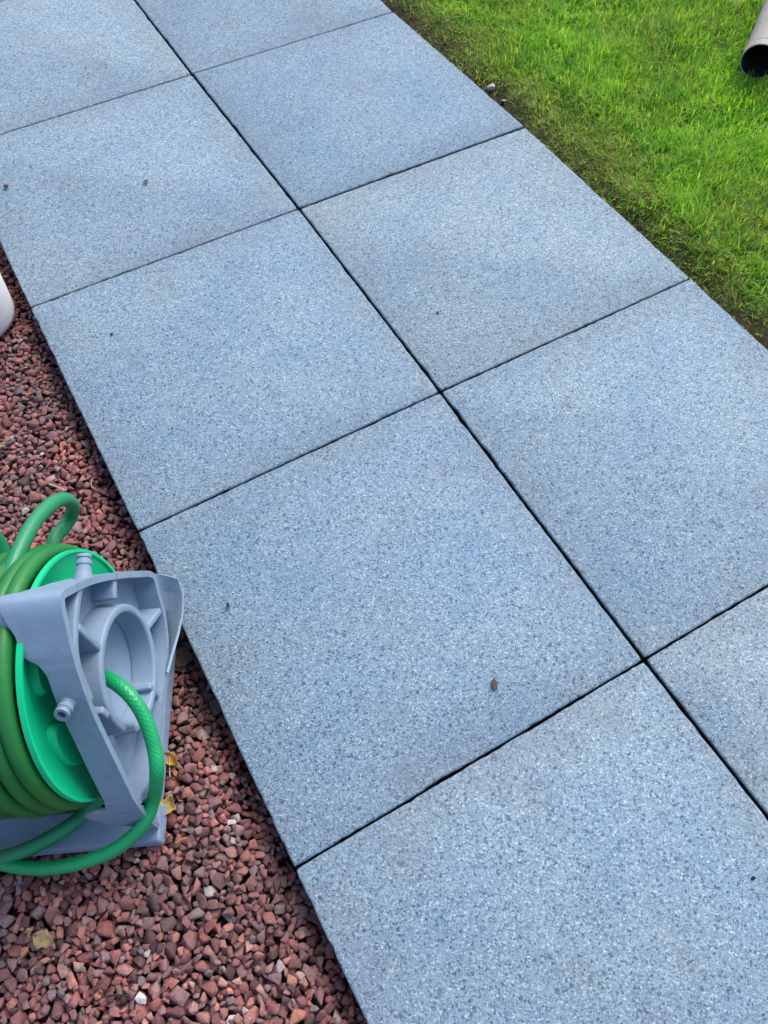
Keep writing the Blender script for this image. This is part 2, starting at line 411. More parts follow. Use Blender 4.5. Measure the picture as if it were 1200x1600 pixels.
def side_frame(flip):
    """flip=0: the frame by the path; flip=1: its mirror on the far side"""
    mx = (lambda a: a) if not flip else (lambda a: -.40 - a)
    parts = []
    t = .015; IN = OL + inward(OL) * t
    V = []
    for i in range(NO):
        V += [(mx(AO), *OL[i]), (mx(AO), *IN[i]), (mx(ain[i]), *IN[i]), (mx(ain[i]), *OL[i])]
    F = []
    for i in range(NO):
        j = (i + 1) % NO
        for k in range(4): F.append((i * 4 + k, j * 4 + k, j * 4 + (k + 1) % 4, i * 4 + (k + 1) % 4))
    rim = (V, F)
    # web plate with a round opening for the bowl
    rc = np.array([.0, -.004]); rr_ = .128
    n = NO; V = []; F = []
    W_ = OL + inward(OL) * (t * .6)
    ang0 = np.arctan2(W_[:, 1] - rc[1], W_[:, 0] - rc[0])
    for a_ in (WEB, WEB - .008):
        for i in range(n): V.append((mx(a_), *W_[i]))
        for i in range(n): V.append((mx(a_), rc[0] + rr_ * math.cos(ang0[i]), rc[1] + rr_ * math.sin(ang0[i])))
    for i in range(n):
        j = (i + 1) % n
        F += [(i, j, n + j, n + i), (2 * n + i, 3 * n + i, 3 * n + j, 2 * n + j), (i, 2 * n + i, 2 * n + j, j), (n + i, n + j, 3 * n + j, 3 * n + i)]
    web = (V, F)
    # bowl inside the ring
    V = []; F = []; m_ = n; prof = [(rr_, WEB), (.120, WEB - .003), (.095, .022), (.06, .017), (.03, .015), (.018, .0145)]
    prof = prof + [(r0, a0 - .007) for r0, a0 in prof[::-1]]
    for (r0, a0) in prof:
        for k in range(m_): V.append((mx(a0), rc[0] + r0 * math.cos(ang0[k]), rc[1] + r0 * math.sin(ang0[k])))
    for s in range(len(prof)):
        s2 = (s + 1) % len(prof)
        for k in range(m_): F.append((s * m_ + k, s * m_ + (k + 1) % m_, s2 * m_ + (k + 1) % m_, s2 * m_ + k))
    bowl = (V, F)
    # ring rib, open at the lower front where the hose leaves
    V = []; F = []; m_ = 60; a0, a1 = math.radians(-155), math.radians(185)
    for k in range(m_ + 1):
        g = a0 + (a1 - a0) * k / m_; c, s = math.cos(g), math.sin(g)
        for (r0, aa) in ((.119, WEB - .004), (.122, AO - .002), (.141, AO - .002), (.147, WEB - .004)): V.append((mx(aa), rc[0] + r0 * c, rc[1] + r0 * s))
    for k in range(m_):
        for q in range(4): F.append((k * 4 + q, (k + 1) * 4 + q, (k + 1) * 4 + (q + 1) % 4, k * 4 + (q + 1) % 4))
    F += [(0, 1, 2, 3), tuple(m_ * 4 + q for q in (3, 2, 1, 0))]
    ringp = (V, F)
    body = join([rim, web, bowl])
    name = 'side_frame'
    o = rpart(name, body[0], body[1], MAT['grey'], reel, .005, 0, 3)
    rg = rpart('ring_rib', ringp[0], ringp[1], MAT['grey'], o, .006, 0, 3)
    # straight ribs
    def rib(pa, pb, w=.019, top=AO - .003):
        pa, pb = np.array(pa), np.array(pb); d = pb - pa; d /= np.linalg.norm(d); nn = np.array([-d[1], d[0]]) * w / 2
        V = []
        for (aa, k) in ((WEB - .003, 1.25), (top, .9)):
            for p in (pa - nn * k, pb - nn * k, pb + nn * k, pa + nn * k): V.append((mx(aa), *p))
        F = [(0, 1, 2, 3), (4, 5, 6, 7), (0, 1, 5, 4), (1, 2, 6, 5), (2, 3, 7, 6), (3, 0, 4, 7)]
        rpart('rib', V, F, MAT['grey'], o, .005, 0, 3)
    bk = lambda x, y: back((x, y), AO)
    cp = catmull(np.array([bk(131, 912), bk(126, 945), bk(123, 985), bk(124, 1020), bk(131, 1052), bk(148, 1094)]), 5)
    tg = np.gradient(cp, axis=0); tg /= np.linalg.norm(tg, axis=1)[:, None]; nm_ = np.c_[-tg[:, 1], tg[:, 0]] * .0085
    V = []; F = []
    for p_, n_ in zip(cp, nm_): V += [(mx(WEB - .003), *(p_ - n_ * 1.25)), (mx(AO - .003), *(p_ - n_)), (mx(AO - .003), *(p_ + n_)), (mx(WEB - .003), *(p_ + n_ * 1.25))]
    for i in range(len(cp) - 1):
        for k in range(4): F.append((i * 4 + k, (i + 1) * 4 + k, (i + 1) * 4 + (k + 1) % 4, i * 4 + (k + 1) % 4))
    F += [(0, 1, 2, 3), tuple((len(cp) - 1) * 4 + k for k in (3, 2, 1, 0))]
    rpart('rib', V, F, MAT['grey'], o, .005, 0, 3)
    rib(bk(126, 978), bk(161, 1012)); rib(bk(183, 902), bk(184, 936)); rib(bk(255, 953), bk(231, 985)); rib(bk(252, 1085), bk(237, 1070))
    rib(bk(163, 1108), bk(174, 1118), .018)
    # feet: a flared foot at the end of each leg running down to the base
    def foot(rows, nm='foot', thick=.012):
        rows = [np.array([r0 + (r1 - r0) * k / 8 + bulge * 4 * (k / 8) * (1 - k / 8) for k in range(9)]) for r0, r1, bulge in rows]
        rows = np.array(rows); nr = len(rows); V = []; F = []
        gu = np.gradient(rows, axis=0); gv = np.gradient(rows, axis=1); nn = np.cross(gu, gv); nn /= np.linalg.norm(nn, axis=2)[..., None]
        for sgn in (0, 1):
            for i in range(nr):
                for k in range(9): p = rows[i, k] - nn[i, k] * thick * sgn; V.append((mx(p[0]), p[1], p[2]))
        I = lambda s, i, k: s * nr * 9 + i * 9 + k
        for i in range(nr - 1):
            for k in range(8):
                F += [(I(0, i, k), I(0, i, k + 1), I(0, i + 1, k + 1), I(0, i + 1, k)), (I(1, i, k), I(1, i + 1, k), I(1, i + 1, k + 1), I(1, i, k + 1))]
        for i in range(nr - 1): F += [(I(0, i, 0), I(0, i + 1, 0), I(1, i + 1, 0), I(1, i, 0)), (I(0, i, 8), I(1, i, 8), I(1, i + 1, 8), I(0, i + 1, 8))]
        for k in range(8): F += [(I(0, 0, k), I(1, 0, k), I(1, 0, k + 1), I(0, 0, k + 1)), (I(0, nr - 1, k), I(0, nr - 1, k + 1), I(1, nr - 1, k + 1), I(1, nr - 1, k))]
        rpart(nm, V, F, MAT['grey'], o, .0, 40)
    A_ = np.array
    f0 = back((214, 1258), AO); k0 = back((240, 895), AO); k1 = back((262, 975), AO); k2 = back((263, 1030), AO)
    z0 = A_([0, 0, 0])
    foot([(A_([.028, f0[0] + .006, f0[1] + .02]), A_([AO, f0[0], f0[1]]), z0),
          (A_([.022, f0[0] - .006, f0[1] - .004]), A_([AO, f0[0] - .004, f0[1] - .012]), z0),
          (A_([-.030, f0[0] - .014, f0[1] - .012]), A_([AO, f0[0] - .010, f0[1] - .030]), z0),
          (A_([.006, f0[0] - .022, f0[1] - .07]), A_([AO - .006, f0[0] - .016, f0[1] - .075]), z0),
          (A_([.028, f0[0] - .018, f0[1] - .125]), A_([AO - .02, f0[0] - .014, f0[1] - .125]), z0),
          (A_([.034, f0[0] - .01, -.30]), A_([.056, f0[0] - .012, -.30]), z0)])
    # back foot: a wide flared skirt from the lower edge of the frame down to the base
    hi = [((238, 897), .060), ((248, 924), .050), ((256, 955), .048), ((260, 985), .050), ((261, 1015), .056), ((258, 1045), .065)]
    lo = [((278, 905), .100), ((285, 928), .106), ((284, 958), .108), ((277, 990), .108), ((268, 1020), .104), ((260, 1050), .098)]
    rows = [(A_([a0_, *back(p0_, a0_)]), A_([a1_, *back(p1_, a1_)]), A_([-.012, .012, -.012])) for (p0_, a0_), (p1_, a1_) in zip(hi, lo)]
    foot(rows, 'flared_wing', .006)
    V, F = [], []
    for (b0, b1, h0) in ((.205, .235, -.08), (.205, .245, -.305)):
        for a0_, b0_ in ((.006, b0), (.026, b0), (.026, b1), (.006, b1)): V.append((mx(a0_), b0_, h0))
    rpart('rear_leg', V, [(0, 1, 2, 3), (4, 5, 6, 7), (0, 1, 5, 4), (1, 2, 6, 5), (2, 3, 7, 6), (3, 0, 4, 7)], MAT['grey'], o, .003)
    return o
sf = side_frame(0); sf2 = side_frame(1)
# connector posts on the rim
def post(base, dirv, parent, L=.052, r=.0165):
    base = np.array(base); d = np.array(dirv, float); d /= np.linalg.norm(d)
    ref = np.array([1.0, 0, 0]); n1 = np.cross(d, ref); n1 /= np.linalg.norm(n1); n2 = np.cross(d, n1)
    prof = [(0, 1.28), (.22, 1.22), (.34, 1.0), (.50, .98), (.53, .86), (.62, .86), (.65, 1.0), (.78, .98), (.81, .80), (.88, .80), (.90, .96), (1.0, .92), (1.0, .52), (.70, .50)]
    V = []; F = []; m_ = 24
    for (t_, k_) in prof:
        for q in range(m_):
            g = 2 * math.pi * q / m_; V.append(base + d * L * t_ + r * k_ * (math.cos(g) * n1 + math.sin(g) * n2))
    for s in range(len(prof) - 1):
        for q in range(m_): F.append((s * m_ + q, s * m_ + (q + 1) % m_, (s + 1) * m_ + (q + 1) % m_, (s + 1) * m_ + q))
    F += [tuple(range(m_)), tuple((len(prof) - 1) * m_ + q for q in range(m_))]
    rpart('connector_post', V, F, MAT['grey'], parent, 0, 35)
pb = back((131, 905), .062); post((.060, pb[0] - .006, pb[1] - .004), (.0, .80, .20), sf, .060, .0165)
pf = back((118, 1090), .055); post((.052, pf[0] + .004, pf[1] + .002), (-.02, -.62, .40), sf, .058, .0165)
# red mark on the rim
pr_ = back((182, 899), AO); d_ = .003
V = [(AO + .0012, pr_[0] + x, pr_[1] + y) for x, y in ((-.012, -.0035), (-.011, .0005), (.004, .0025), (.005, -.001))]
V += [(v[0] - .003, v[1], v[2]) for v in V]
rpart('red_mark', V, [(0, 1, 2, 3), (7, 6, 5, 4), (0, 4, 5, 1), (1, 5, 6, 2), (2, 6, 7, 3), (3, 7, 4, 0)], MAT['red'], sf)
# carrying bar across the top, flaring into both side frames
apx = OL[int(np.argmax(OL[:, 1]))]; bc = np.array([.028, apx[1] - .056])
V = []; F = []; m_ = 28
st = [(.02, .040), (-.02, .043), (-.045, .042), (-.07, .037), (-.11, .033), (-.2, .032), (-.29, .033), (-.33, .037), (-.355, .042), (-.38, .043), (-.42, .040)]
for a_, rb in st:
    for q in range(m_):
        g = 2 * math.pi * q / m_; V.append((a_, bc[0] + rb * math.cos(g), bc[1] + rb * math.sin(g)))
for s in range(len(st) - 1):
    for q in range(m_): F.append((s * m_ + q, s * m_ + (q + 1) % m_, (s + 1) * m_ + (q + 1) % m_, (s + 1) * m_ + q))
F += [tuple(range(m_)), tuple((len(st) - 1) * m_ + q for q in range(m_))]
rpart('carrying_bar', V, F, MAT['grey'], reel, 0, 60)
# base
def rbox(a0, a1, b0, b1, h0, h1, slope=0.0, ch=.0):
    return ([(a0, b0, h0), (a1, b0, h0), (a1, b1, h0), (a0, b1, h0), (a0 + ch, b0 + ch, h1 - slope), (a1 - ch, b0 + ch, h1 - slope), (a1 - ch, b1 - ch, h1), (a0 + ch, b1 - ch, h1)],
            [(0, 1, 2, 3), (4, 5, 6, 7), (0, 1, 5, 4), (1, 2, 6, 5), (2, 3, 7, 6), (3, 0, 4, 7)])
bb = join([rbox(-.46, .062, -.318, -.225, -.335, -.290, .018, .006), rbox(-.46, .046, .202, .262, -.335, -.302, 0, .006),
           rbox(-.002, .050, -.222, .199, -.334, -.302, 0, .006), rbox(-.458, -.40, -.222, .199, -.334, -.300, 0, .006)])
rpart('base', bb[0], bb[1], MAT['grey'], reel, .007, 0, 3)
# drum: core and two flanges with raised pads
def lathe(prof, m_=72):
    V = []; F = []
    for (a_, r0) in prof:
        for q in range(m_): V.append((a_, r0 * math.cos(2 * math.pi * q / m_), r0 * math.sin(2 * math.pi * q / m_)))
    n = len(prof)
    for s in range(n):
        for q in range(m_): F.append((s * m_ + q, s * m_ + (q + 1) % m_, ((s + 1) % n) * m_ + (q + 1) % m_, ((s + 1) % n) * m_ + q))
    return V, F
drum = rpart('drum', *lathe([(-.37, .03), (-.37, .10), (-.02, .10), (-.02, .03)], 48), MAT['disc'], reel, 0, 40)
fl = [(-.034, .03), (-.034, .21), (-.022, .245), (-.015, .2650), (-.012, .2725), (.0, .2725), (.0, .2660), (-.007, .2620), (-.013, .245), (-.026, .20), (-.026, .09), (.004, .075), (.004, .03)]
fo = rpart('drum_flange', *lathe(fl, 96), MAT['disc'], drum, 0, 35)
rpart('drum_flange', *lathe([(-.39 - a_, r0) for a_, r0 in fl], 96), MAT['disc'], drum, 0, 35)
for k in range(5):
    g0 = math.radians(100 + 72 * k); V = []; F = []; m_ = 40
    for (sc, aa) in ((1.0, -.029), (.96, -.014), (.88, -.009), (.55, -.008), (.001, -.008)):
        for q in range(m_):
            g = 2 * math.pi * q / m_
            rx, ry = .040 * math.cos(g), .070 * math.sin(g) * (1 + .25 * math.cos(g))
            r0 = .165 + rx * sc; ph = g0 + ry * sc / .165
            V.append((aa, r0 * math.cos(ph), r0 * math.sin(ph)))
    for s in range(4):
        for q in range(m_): F.append((s * m_ + q, s * m_ + (q + 1) % m_, (s + 1) * m_ + (q + 1) % m_, (s + 1) * m_ + q))
    F.append(tuple(4 * m_ + q for q in range(m_)))
    rpart('raised_pad', V, F, MAT['disc'], drum, 0, 35)

# ------------------------------------------------------------------ garden hose wound on the drum, one loop standing off it
HR = .0185
def hose_object(name, paths, mat, loc, label, cat, rad, nseg=16):
    rads = rad if isinstance(rad, list) else [rad] * len(paths)
    parts = [tube([np.array(p) * S - loc for p in P], r_ * S, nseg) for P, r_ in zip(paths, rads)]
    V, F, UV = join(parts); me = mesh(name, V, F, mat, True)
    uv = me.uv_layers.new(name='UVMap'); uv.data.foreach_set('uv', np.array(UV).ravel())
    o = link(name, me, None, tuple(loc)); return tag(o, label, cat)
def helix(a0, a1, r0, turns, ph, wob, hold=0.0):
    n = int(turns * 64); P = []
    for i in range(n + 1):
        t = i / n; g = ph + 2 * math.pi * turns * t
        r = r0 + wob * math.sin(g * 1.31 + ph) * .5 + wob * .5 * math.sin(g * .63)
        ta = max(0.0, (t * turns - hold) / (turns - hold))
        P.append(L2W(a0 + (a1 - a0) * ta + .0025 * math.sin(g * .8), r * math.cos(g), r * math.sin(g)))
    return P
outer = helix(-.042, -.34, .272, 8.8, 4.9, .007, .8)
inner = helix(-.345, -.060, .235, 7.6, 4.5, .005)
arch_px = [((0, 925), -.095), ((27, 866), -.085), ((52, 818), -.08), ((80, 788), -.075), ((101, 780), -.08), ((113, 789), -.095), ((111, 806), -.12), ((99, 826), -.14), ((84, 846), -.15)]
ap_pts = [L2W(-.15, -.06, .285), L2W(-.115, .03, .29)] + [L2W(a_, *back(p, a_)) for p, a_ in arch_px] + [L2W(-.16, .24, -.02)]
arch = catmull(np.array(ap_pts), 12)
# a further strand at the left, over the coils
strand = catmull(np.array([L2W(-.20, -.05, .28)] + [L2W(a_, *back(p, a_)) for p, a_ in (((-55, 800), -.17), ((-22, 825), -.16), ((4, 860), -.15), ((14, 900), -.14))] + [L2W(-.13, .10, .24)]), 12)
hz = min(p[2] for p in outer) * S
garden_loc = np.array([DC[0], DC[1], hz / S]) * S
# free end: drops off the coil and runs out along the base to the left
tail_px = [((139, 1262), .00), ((112, 1288), .005), ((70, 1314), -.02), ((25, 1334), -.045), ((-20, 1345), -.06), ((-80, 1352), -.075)]
tail = [L2W(-.06, .12, -.235), L2W(-.03, -.05, -.262), L2W(-.015, -.16, -.235)] + [onz(p, z) for p, z in tail_px]
tail = catmull(np.array(tail), 12)
gh = hose_object('garden_hose', [outer, inner, arch, strand, tail], MAT['hose'], garden_loc,
            'dusty green garden hose coiled round the green drum, one loop standing off', 'hose', [HR, HR, .0168, .0168, .0172])
gh.data.materials.append(MAT['arch'])                       # the wound turns are more stained, with coil shade put into their colour
nwound = (len(outer) - 1 + len(inner) - 1) * 16 + 4
mi = np.zeros(len(gh.data.polygons), np.int32); mi[nwound:] = 1; gh.data.polygons.foreach_set('material_index', mi)
# braided leader hose out of the hub
lead_a = [((152, 1053), .012), ((168, 1060), .045), ((187, 1072), .080), ((206, 1090), .108), ((226, 1122), .130), ((240, 1165), .142), ((245, 1205), .142)]
lead = [L2W(a_, *back(p, a_)) for p, a_ in lead_a]
lead_px = [((240, 1248), .125), ((222, 1290), .085), ((185, 1324), .045), ((140, 1344), .010), ((90, 1355), -.020), ((40, 1356), -.048), ((-10, 1346), -.068), ((-60, 1330), -.085), ((-115, 1305), -.10)]
lead += [onz(p, z) for p, z in lead_px]
lead = catmull(np.array(lead), 12)
lead_loc = np.array([lead[-1][0] * S, lead[-1][1] * S, (lead[-1][2] - .0165) * S])
hose_object('leader_hose', [lead], MAT['braid'], lead_loc, 'bright green braided hose looping from the reel hub down onto the chippings', 'hose', .0156, 20)

# ------------------------------------------------------------------ white tub at the left edge
tub_c = onz((-40, 503), -.075); tub_c = np.array([tub_c[0], tub_c[1], -.075])
def revolve(prof, m_=64):
    V = []; F = []
    for (r0, z) in prof:
        for q in range(m_): V.append((r0 * math.cos(2 * math.pi * q / m_), r0 * math.sin(2 * math.pi * q / m_), z))
    for s in range(len(prof) - 1):
        for q in range(m_): F.append((s * m_ + q, s * m_ + (q + 1) % m_, (s + 1) * m_ + (q + 1) % m_, (s + 1) * m_ + q))
    F += [tuple(range(m_))[::-1], tuple((len(prof) - 1) * m_ + q for q in range(m_))]
    return V, F
tub = empty('tub', tuple(tub_c * S)); tag(tub, 'white smooth plastic tub beside the paving, cut off by the frame', 'tub')
TR = .066
pf_ = [(TR * .80, 0), (TR * .90, .002), (TR * .97, .007), (TR, .016), (TR * 1.12, .17), (TR * 1.09, .17), (TR * .97, .018), (TR * .9, .008), (TR * .5, .006)]
link('body', fix_normals(smooth_by_angle(mesh('body', *revolve(pf_), MAT['white']), 50)), tub)
pr2 = [(TR * 1.115, .160), (TR * 1.2, .160), (TR * 1.215, .165), (TR * 1.2, .1735), (TR * 1.10, .1735)]
link('rim', fix_normals(smooth_by_angle(mesh('rim', *revolve(pr2)[:1], revolve(pr2)[1][:-2] + [(4 * 64 + q, 4 * 64 + (q + 1) % 64, (q + 1) % 64, q) for q in range(64)], MAT['white']), 50)), tub)

# ------------------------------------------------------------------ red stone chippings
def stone_protos(n, bev):
    out = []
    for k in range(n):
        r_ = random.Random(500 + k); bm = bmesh.new()
        for i in range(10):
            v = Vector((r_.gauss(0, 1), r_.gauss(0, 1), r_.gauss(0, 1))).normalized()
            mx = max(abs(v.x), abs(v.y), abs(v.z)); v = v.lerp(v / mx, .55) * r_.uniform(.82, 1.05)
            bm.verts.new(v)
        bmesh.ops.convex_hull(bm, input=bm.verts)
        lone = [v for v in bm.verts if not v.link_faces]; bmesh.ops.delete(bm, geom=lone, context='VERTS')
        bmesh.ops.triangulate(bm, faces=bm.faces)
        bmesh.ops.dissolve_limit(bm, angle_limit=math.radians(14), verts=bm.verts, edges=bm.edges)
        if bev: bmesh.ops.bevel(bm, geom=list(bm.edges), offset=.04, segments=1, affect='EDGES', profile=.5)
        bmesh.ops.triangulate(bm, faces=bm.faces)
        bm.verts.ensure_lookup_table(); bm.verts.index_update()
        V = np.array([v.co[:] for v in bm.verts]); F = np.array([[v.index for v in f.verts] for f in bm.faces]); bm.free()
        V -= (V.max(0) + V.min(0)) / 2; V /= np.abs(V).max(0)
        out.append((V, F))
    return out
PROT = stone_protos(40, True); PROT0 = stone_protos(40, False)
cell = .0016; X0, X1, Y0, Y1 = -.62, .008, -.45, 1.85
gx, gy = int((X1 - X0) / cell), int((Y1 - Y0) / cell)
GX, GY = np.meshgrid(X0 + (np.arange(gx) + .5) * cell, Y0 + (np.arange(gy) + .5) * cell, indexing='ij')
TG = target_gravel(GX, GY)
limit = TG + .0035
# keep chippings below the reel base, the tub and out of the slab
def plane_z(h, XX, YY):                    # height of local plane h=const of the reel above (x, y)
    p0 = L2W(0, 0, h) * S; return p0[2] - ((XX - p0[0]) * eh[0] + (YY - p0[1]) * eh[1]) / eh[2]
la = ((GX / S - DC[0]) * math.cos(th) + (GY / S - DC[1]) * math.sin(th)); lb = (-(GX / S - DC[0]) * math.sin(th) + (GY / S - DC[1]) * math.cos(th))
la = la - .05
inb = (la > -.50) & (la < .085) & (np.abs(lb) < .35)
limit = np.where(inb, np.minimum(limit, plane_z(-.336, GX, GY) - .0005), limit)
intub = (GX - tub_c[0] * S) ** 2 + (GY - tub_c[1] * S) ** 2 < (TR + .004) ** 2
limit = np.where(intub, tub_c[2] * S - .001, limit)
limit = np.where(GX > -.001, -.033, limit)
H = np.where(GX > .002, .1, np.minimum(TG - .0165, limit - .015))
ST = []
Ntry = 68000
for k in range(Ntry):
    sz = float(np.exp(rng.normal(0, .26))) * (.0060 if k < 35000 else .0042)
    ax = np.array([sz * rng.uniform(1.0, 1.35), sz * rng.uniform(.8, 1.05), sz * rng.uniform(.55, .85)])
    yaw = rng.uniform(0, 2 * math.pi); tilt = rng.normal(0, .42); tdir = rng.uniform(0, 2 * math.pi)
    Rm = np.array(Matrix.Rotation(tilt, 3, Vector((math.cos(tdir), math.sin(tdir), 0))) @ Matrix.Rotation(yaw, 3, 'Z'))
    Q = Rm @ np.diag(ax ** 2) @ Rm.T                        # ellipsoid covariance
    hx, hy, hz_ = np.sqrt(np.diag(Q)) * .88
    rx, ry = max(1, int(hx / cell)), max(1, int(hy / cell))
    ii, jj = np.meshgrid(np.arange(-rx, rx + 1), np.arange(-ry, ry + 1), indexing='ij')
    Qi = np.linalg.inv(Q[:2, :2]); dx, dy = ii * cell, jj * cell
    e = 1 - (Qi[0, 0] * dx * dx + 2 * Qi[0, 1] * dx * dy + Qi[1, 1] * dy * dy) / .77
    okm = e > 0
    lin = Q[2, :2] @ Qi; ctr = lin[0] * dx + lin[1] * dy
    thick = math.sqrt(max(Q[2, 2] - lin @ Q[:2, 2], 1e-9)) * .86
    hh = thick * np.sqrt(np.clip(e, 0, 1)) ** .6
    best = None
    for c_ in range(7):
        ci = rng.integers(rx + 1, gx - rx - 1); cj = rng.integers(ry + 1, gy - ry - 1)
        sub = H[ci - rx:ci + rx + 1, cj - ry:cj + ry + 1]
        zc = (sub - (ctr - hh))[okm].max()
        sc = (zc + hz_ * .9 - limit[ci - rx:ci + rx + 1, cj - ry:cj + ry + 1][okm].min())
        if best is None or sc < best[0]: best = (sc, zc, ci, cj)
    sc, zc, ci, cj = best
    if sc > 0: continue
    sub = H[ci - rx:ci + rx + 1, cj - ry:cj + ry + 1]
    sub[okm] = np.maximum(sub[okm], zc + (ctr + hh)[okm])
    ST.append((X0 + (ci + .5) * cell, Y0 + (cj + .5) * cell, zc, Rm, ax))
VV, FF, off = [], [], 0
for (x, y, z, Rm, ax) in ST:
    V, F = (PROT if z > target_gravel(x, y) - .0075 and x > -.42 and y < 1.2 else PROT0)[rng.integers(40)]
    VV.append((V * ax) @ Rm.T + np.array([x, y, z])); FF.append(F + off); off += len(V)
VV = np.concatenate(VV); FF = np.concatenate(FF)
def big_mesh(name, V, F, mat, loc=(0, 0, 0)):
    me = bpy.data.meshes.new(name); me.vertices.add(len(V)); me.vertices.foreach_set('co', (V - np.array(loc)).astype(np.float32).ravel())
    k = F.shape[1]; me.loops.add(F.size); me.loops.foreach_set('vertex_index', F.astype(np.int32).ravel())
    me.polygons.add(len(F)); me.polygons.foreach_set('loop_start', (np.arange(len(F)) * k).astype(np.int32)); me.update(calc_edges=True)
    me.materials.append(mat); return me
gm = big_mesh('gravel', VV, FF, MAT['stone'])
tag(link('gravel', gm), 'loose red and mauve stone chippings left of the paving', 'gravel', kind='stuff')
def surf(x, y):                            # top of the chippings
    i = int((x - X0) / cell); j = int((y - Y0) / cell)
    return float(H[max(i - 4, 0):i + 5, max(j - 4, 0):j + 5].max()) if 0 <= i < gx and 0 <= j < gy else -.05

# ------------------------------------------------------------------ the lawn
def vnoise(x, y, f, seed):
    r_ = np.random.default_rng(seed); G = r_.random((64, 64))
    X = x * f % 63; Y = y * f % 63; i = X.astype(int); j = Y.astype(int); a = X - i; b = Y - j
    a = a * a * (3 - 2 * a); b = b * b * (3 - 2 * b)
    return (G[i, j] * (1 - a) + G[i + 1, j] * a) * (1 - b) + (G[i, j + 1] * (1 - a) + G[i + 1, j + 1] * a) * b
def lawn_z(x, y):
    d = x - 2 * S
    return -.044 + .030 * np.clip(d / .07, 0, 1) ** .7 + .010 * (vnoise(x + 3, y + 3, 14, 5) - .5) + .006 * (vnoise(x + 3, y + 3, 50, 6) - .5)
lx = np.r_[np.linspace(.905, 1.9, 110), 2.6, 5]; ly = np.r_[-1.5, np.linspace(-.3, 2.0, 200), 3.2]
LX, LY = np.meshgrid(lx, ly, indexing='ij'); LZ = lawn_z(LX, np.maximum(LY, -2))
lv = np.c_[LX.ravel(), LY.ravel(), LZ.ravel()]; ny = len(ly)
lf = [(i * ny + j, (i + 1) * ny + j, (i + 1) * ny + j + 1, i * ny + j + 1) for i in range(len(lx) - 1) for j in range(ny - 1)]
tag(link('lawn_soil', mesh('lawn_soil', lv, lf, MAT['lawn_soil'], True)), kind='structure')
# the pipe's place, needed so that no blade grows through it
PR = .0724; p_end = np.array([2.9951, 1.7707, PR + .010])
pd = np.array([math.cos(.621) * math.cos(.0615), math.sin(.621) * math.cos(.0615), math.sin(.0615)])
# blades
def blades(N, x0, x1, y0, y1, mode):
    x = rng.uniform(x0, x1, N); y = rng.uniform(y0, y1, N)
    d = x - 2 * S
    patch = vnoise(x + 2, y + 2, 9, 21); patch2 = vnoise(x + 2, y + 2, 30, 22)
    edge = np.clip((d + .004 + .075 * (patch - .6)) / .15, 0, 1)          # thin and worn along the slabs
    if mode == 'lush': keep = rng.random(N) < (edge ** .75) * (.55 + .45 * np.clip(patch2 * 1.8, 0, 1))
    else: keep = rng.random(N) < np.clip(1.2 - edge * .75, .3, 1) * np.clip((d - .004 - .03 * (1 - patch)) / .03, 0.02, 1) * np.clip((patch2 + patch - .48) * 2.8, 0.03, 1)
    rx_, ry_ = x / S - p_end[0], y / S - p_end[1]; tt_ = rx_ * pd[0] + ry_ * pd[1]; ss_ = np.abs(-rx_ * pd[1] + ry_ * pd[0])
    keep &= ~((ss_ < PR * .93) & (tt_ > .008 + .02 * patch))
    x, y, d, edge, patch = x[keep], y[keep], d[keep], edge[keep], patch[keep]; n = len(x)
    z = lawn_z(x, y) - .002
    if mode == 'lush':
        tuft = vnoise(x + 1, y + 1, 45, 23); L = rng.uniform(.013, .031, n) * (.42 + .6 * edge) * (.6 + .5 * patch + .45 * tuft); w = rng.uniform(.0013, .0036, n)
        lean = np.abs(rng.normal(.78, .42, n)); curl = rng.normal(.55, .6, n)
        dry = np.clip((rng.random(n) < .06 + .40 * (1 - edge) ** 1.5 + .16 * (vnoise(x, y, 6, 31) > .58)) * rng.uniform(.4, 1, n) + .22 * (1 - edge) + .30 * np.clip((vnoise(x + 4, y, 8, 33) - .5) * 2.5, 0, 1), 0, 1)
    else:
        L = rng.uniform(.008, .026, n); w = rng.uniform(.0005, .0012, n); lean = rng.uniform(.7, 1.5, n); curl = rng.normal(.5, .8, n)
        dry = np.clip(rng.normal(.55, .32, n), 0, 1)
    # blades in one tuft lean alike; a faint sweep across the lawn
    ph = rng.uniform(0, 2 * math.pi, n) * .85 + vnoise(x, y, 30, 41) * 6
    nl = 4; V = np.zeros((n, 2 * nl - 1, 3)); ang = lean.copy(); px, pz = np.zeros(n), np.zeros(n)
    side = np.c_[-np.sin(ph), np.cos(ph)]
    for k in range(nl):
        ww = w * (1 - (k / (nl - 1)) ** 1.6) / 2
        cx, cy = x + px * np.cos(ph), y + px * np.sin(ph)
        if k < nl - 1:
            V[:, 2 * k] = np.c_[cx - side[:, 0] * ww, cy - side[:, 1] * ww, z + pz]; V[:, 2 * k + 1] = np.c_[cx + side[:, 0] * ww, cy + side[:, 1] * ww, z + pz]
        else: V[:, 2 * k] = np.c_[cx, cy, z + pz]
        px = px + np.sin(ang) * L / (nl - 1); pz = pz + np.cos(ang) * L / (nl - 1); ang = np.clip(ang + curl / (nl - 1), -1.2, 1.75)
    V[:, :, 2] = np.maximum(V[:, :, 2], lawn_z(V[:, :, 0].ravel(), V[:, :, 1].ravel()).reshape(n, -1) - .003)
    tri = np.array([(0, 1, 3), (0, 3, 2), (2, 3, 5), (2, 5, 4), (4, 5, 6)])
    F = (tri[None] + (np.arange(n) * 7)[:, None, None]).reshape(-1, 3)
    return V.reshape(-1, 3), F, np.repeat(dry, 7)
